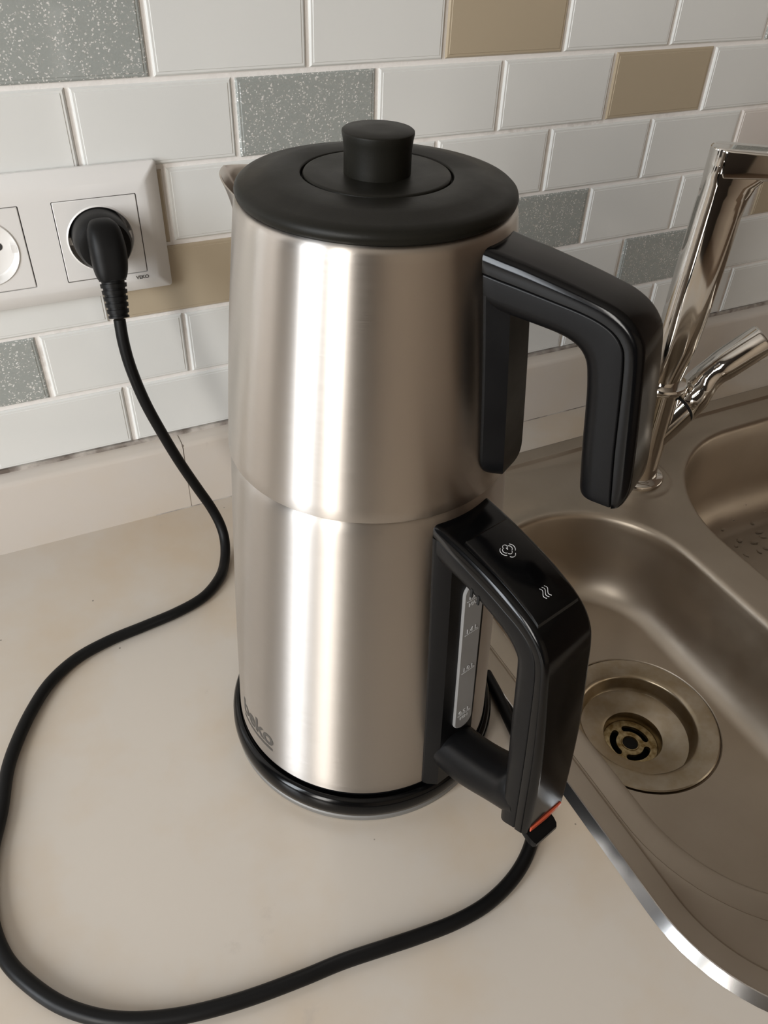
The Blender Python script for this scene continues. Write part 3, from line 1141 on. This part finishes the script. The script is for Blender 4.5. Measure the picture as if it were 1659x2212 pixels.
# spout lip
bm = bmesh.new()
rows_o, rows_i = [], []
na = 24
for i in range(11):
    t = i / 10
    z = 0.2860 + t * 0.0365
    Lp = 0.0240 * (t ** 1.5)
    half = rad(27)
    o_, q_ = [], []
    for k in range(na + 1):
        u = -1 + 2 * k / na
        a = u * half
        bmp = (1 - abs(u)) ** 1.0
        bmp = bmp * bmp * (3 - 2 * bmp) * .45 + bmp * .55
        r = prof_p(min(z, .3205)) - .0002 + Lp * bmp
        zz = z - 0.0022 * t * (1 - bmp)
        o_.append((r * math.cos(a), r * math.sin(a), zz - ZP))
        q_.append(((r - .0009) * math.cos(a), (r - .0009) * math.sin(a), zz - ZP))
    rows_o.append(o_)
    rows_i.append(q_)
ring_bridge(bm, rows_o + rows_i[::-1], False)
rotz(obj('spout', bm, M['spout_steel'], po, 60), A3)
# lid
bm = bmesh.new()
lathe(bm, [(0.0500, 0.3262 - ZP), (0.0540, 0.3266 - ZP), (0.0553, 0.3278 - ZP), (0.0557, 0.3294 - ZP), (0.0552, 0.3310 - ZP), (0.0538, 0.3322 - ZP), (0.0510, 0.3330 - ZP), (0.0470, 0.3336 - ZP), (0.0440, 0.3346 - ZP), (0.0410, 0.3350 - ZP),
           (0.0306, 0.3352 - ZP), (0.0301, 0.3350 - ZP), (0.0298, 0.3344 - ZP), (0.0298, 0.3325 - ZP)], 0, 0, 128, True, True)
lid = obj('lid', bm, M['lid_black'], po, 50)
bm = bmesh.new()
lathe(bm, [(0.0290, 0.3325 - ZP), (0.0290, 0.3346 - ZP), (0.0286, 0.3352 - ZP), (0.0278, 0.3354 - ZP), (0.0200, 0.3352 - ZP), (0.0130, 0.3351 - ZP)], 0, 0, 96, True, True)
disc = obj('centre_disc', bm, M['lid_black'], lid, 50)
bm = bmesh.new()
lathe(bm, [(0.0131, 0.3348 - ZP), (0.0131, 0.3440 - ZP), (0.0135, 0.3475 - ZP), (0.0139, 0.3496 - ZP), (0.0138, 0.3503 - ZP), (0.0133, 0.3507 - ZP), (0.0060, 0.3508 - ZP)], 0, 0, 72, True, True)
obj('knob', bm, M['lid_black'], lid, 40)
PST = [
    ((.0545, .3222), (.0545, .3135), (.0545, .2990), .0138), ((.0640, .3208), (.0630, .3124), (.0615, .2982), .0135), ((.0715, .3198), (.0700, .3117), (.0680, .2978), .0133), ((.0880, .3170), (.0850, .3100), (.0790, .2969), .0130), ((.0980, .3150), (.0950, .3088), (.0860, .2960), .0128),
    ((.1060, .3130), (.1025, .3072), (.0915, .2946), .0127), ((.1125, .3098), (.1080, .3048), (.0955, .2924), .0126), ((.1170, .3055), (.1117, .3014), (.0982, .2892), .0126), ((.1198, .3000), (.1138, .2965), (.0997, .2850), .0126),
    ((.1225, .2840), (.1160, .2825), (.1016, .2745), .0126), ((.1260, .2595), (.1190, .2585), (.1042, .2545), .0126), ((.1278, .2440), (.1213, .2430), (.1060, .2415), .0125), ((.1272, .2370), (.1225, .2350), (.1070, .2345), .0123), ((.1255, .2335), (.1230, .2318), (.1078, .2318), .0118)]
rows = resample([(o[0], o[1] - ZP, s[0], s[1] - ZP, i[0], i[1] - ZP, w) for o, s, i, w in PST], 3)
nr = len(rows)
bm = bmesh.new()
loft_bar(bm, [((r[2], r[3]), (r[0], r[1]), r[6]) for r in rows], 0.0003, 0.0045, 5, {nr - 1: .80})
rotz(obj('handle_cover', bm, M['gloss_black'], po, 50), A2)
bm = bmesh.new()
loft_bar(bm, [((r[4], r[5]), (r[2] + (r[4] - r[2]) * .03, r[3] + (r[5] - r[3]) * .03), r[6] - .0004) for r in rows], 0.0078, 0.0008, 6, {nr - 1: .84})
rotz(obj('handle_grip', bm, M['satin_black'], po, 50), A2)
bm = bmesh.new()
sp = []
zlist = [0.2212 + 0.0125 * (1 - math.cos(i / 9 * PI / 2)) for i in range(10)] + [0.2337 + (0.3120 - 0.2337) * i / 10 for i in range(1, 11)]
for z in zlist:
    r = prof_p(z)
    q = min(1, (z - .2212) / .0125)
    f = max(.12, math.sqrt(max(0, 1 - (1 - q) ** 2)))          # rounded lower end
    sec = [(-.0132, -.006), (-.0132, .0012), (-.0122, .0030), (-.0090, .0085), (.0090, .0085), (.0122, .0030), (.0132, .0012), (.0132, -.006)]
    sp.append([(r * math.cos(math.asin(u * f / r)) + (d * f ** .6 if d > 0 else d), u * f, z - ZP) for u, d in sec])
ring_bridge(bm, sp, True, True, True)
rotz(obj('spine', bm, M['satin_black'], po, 25), A2)
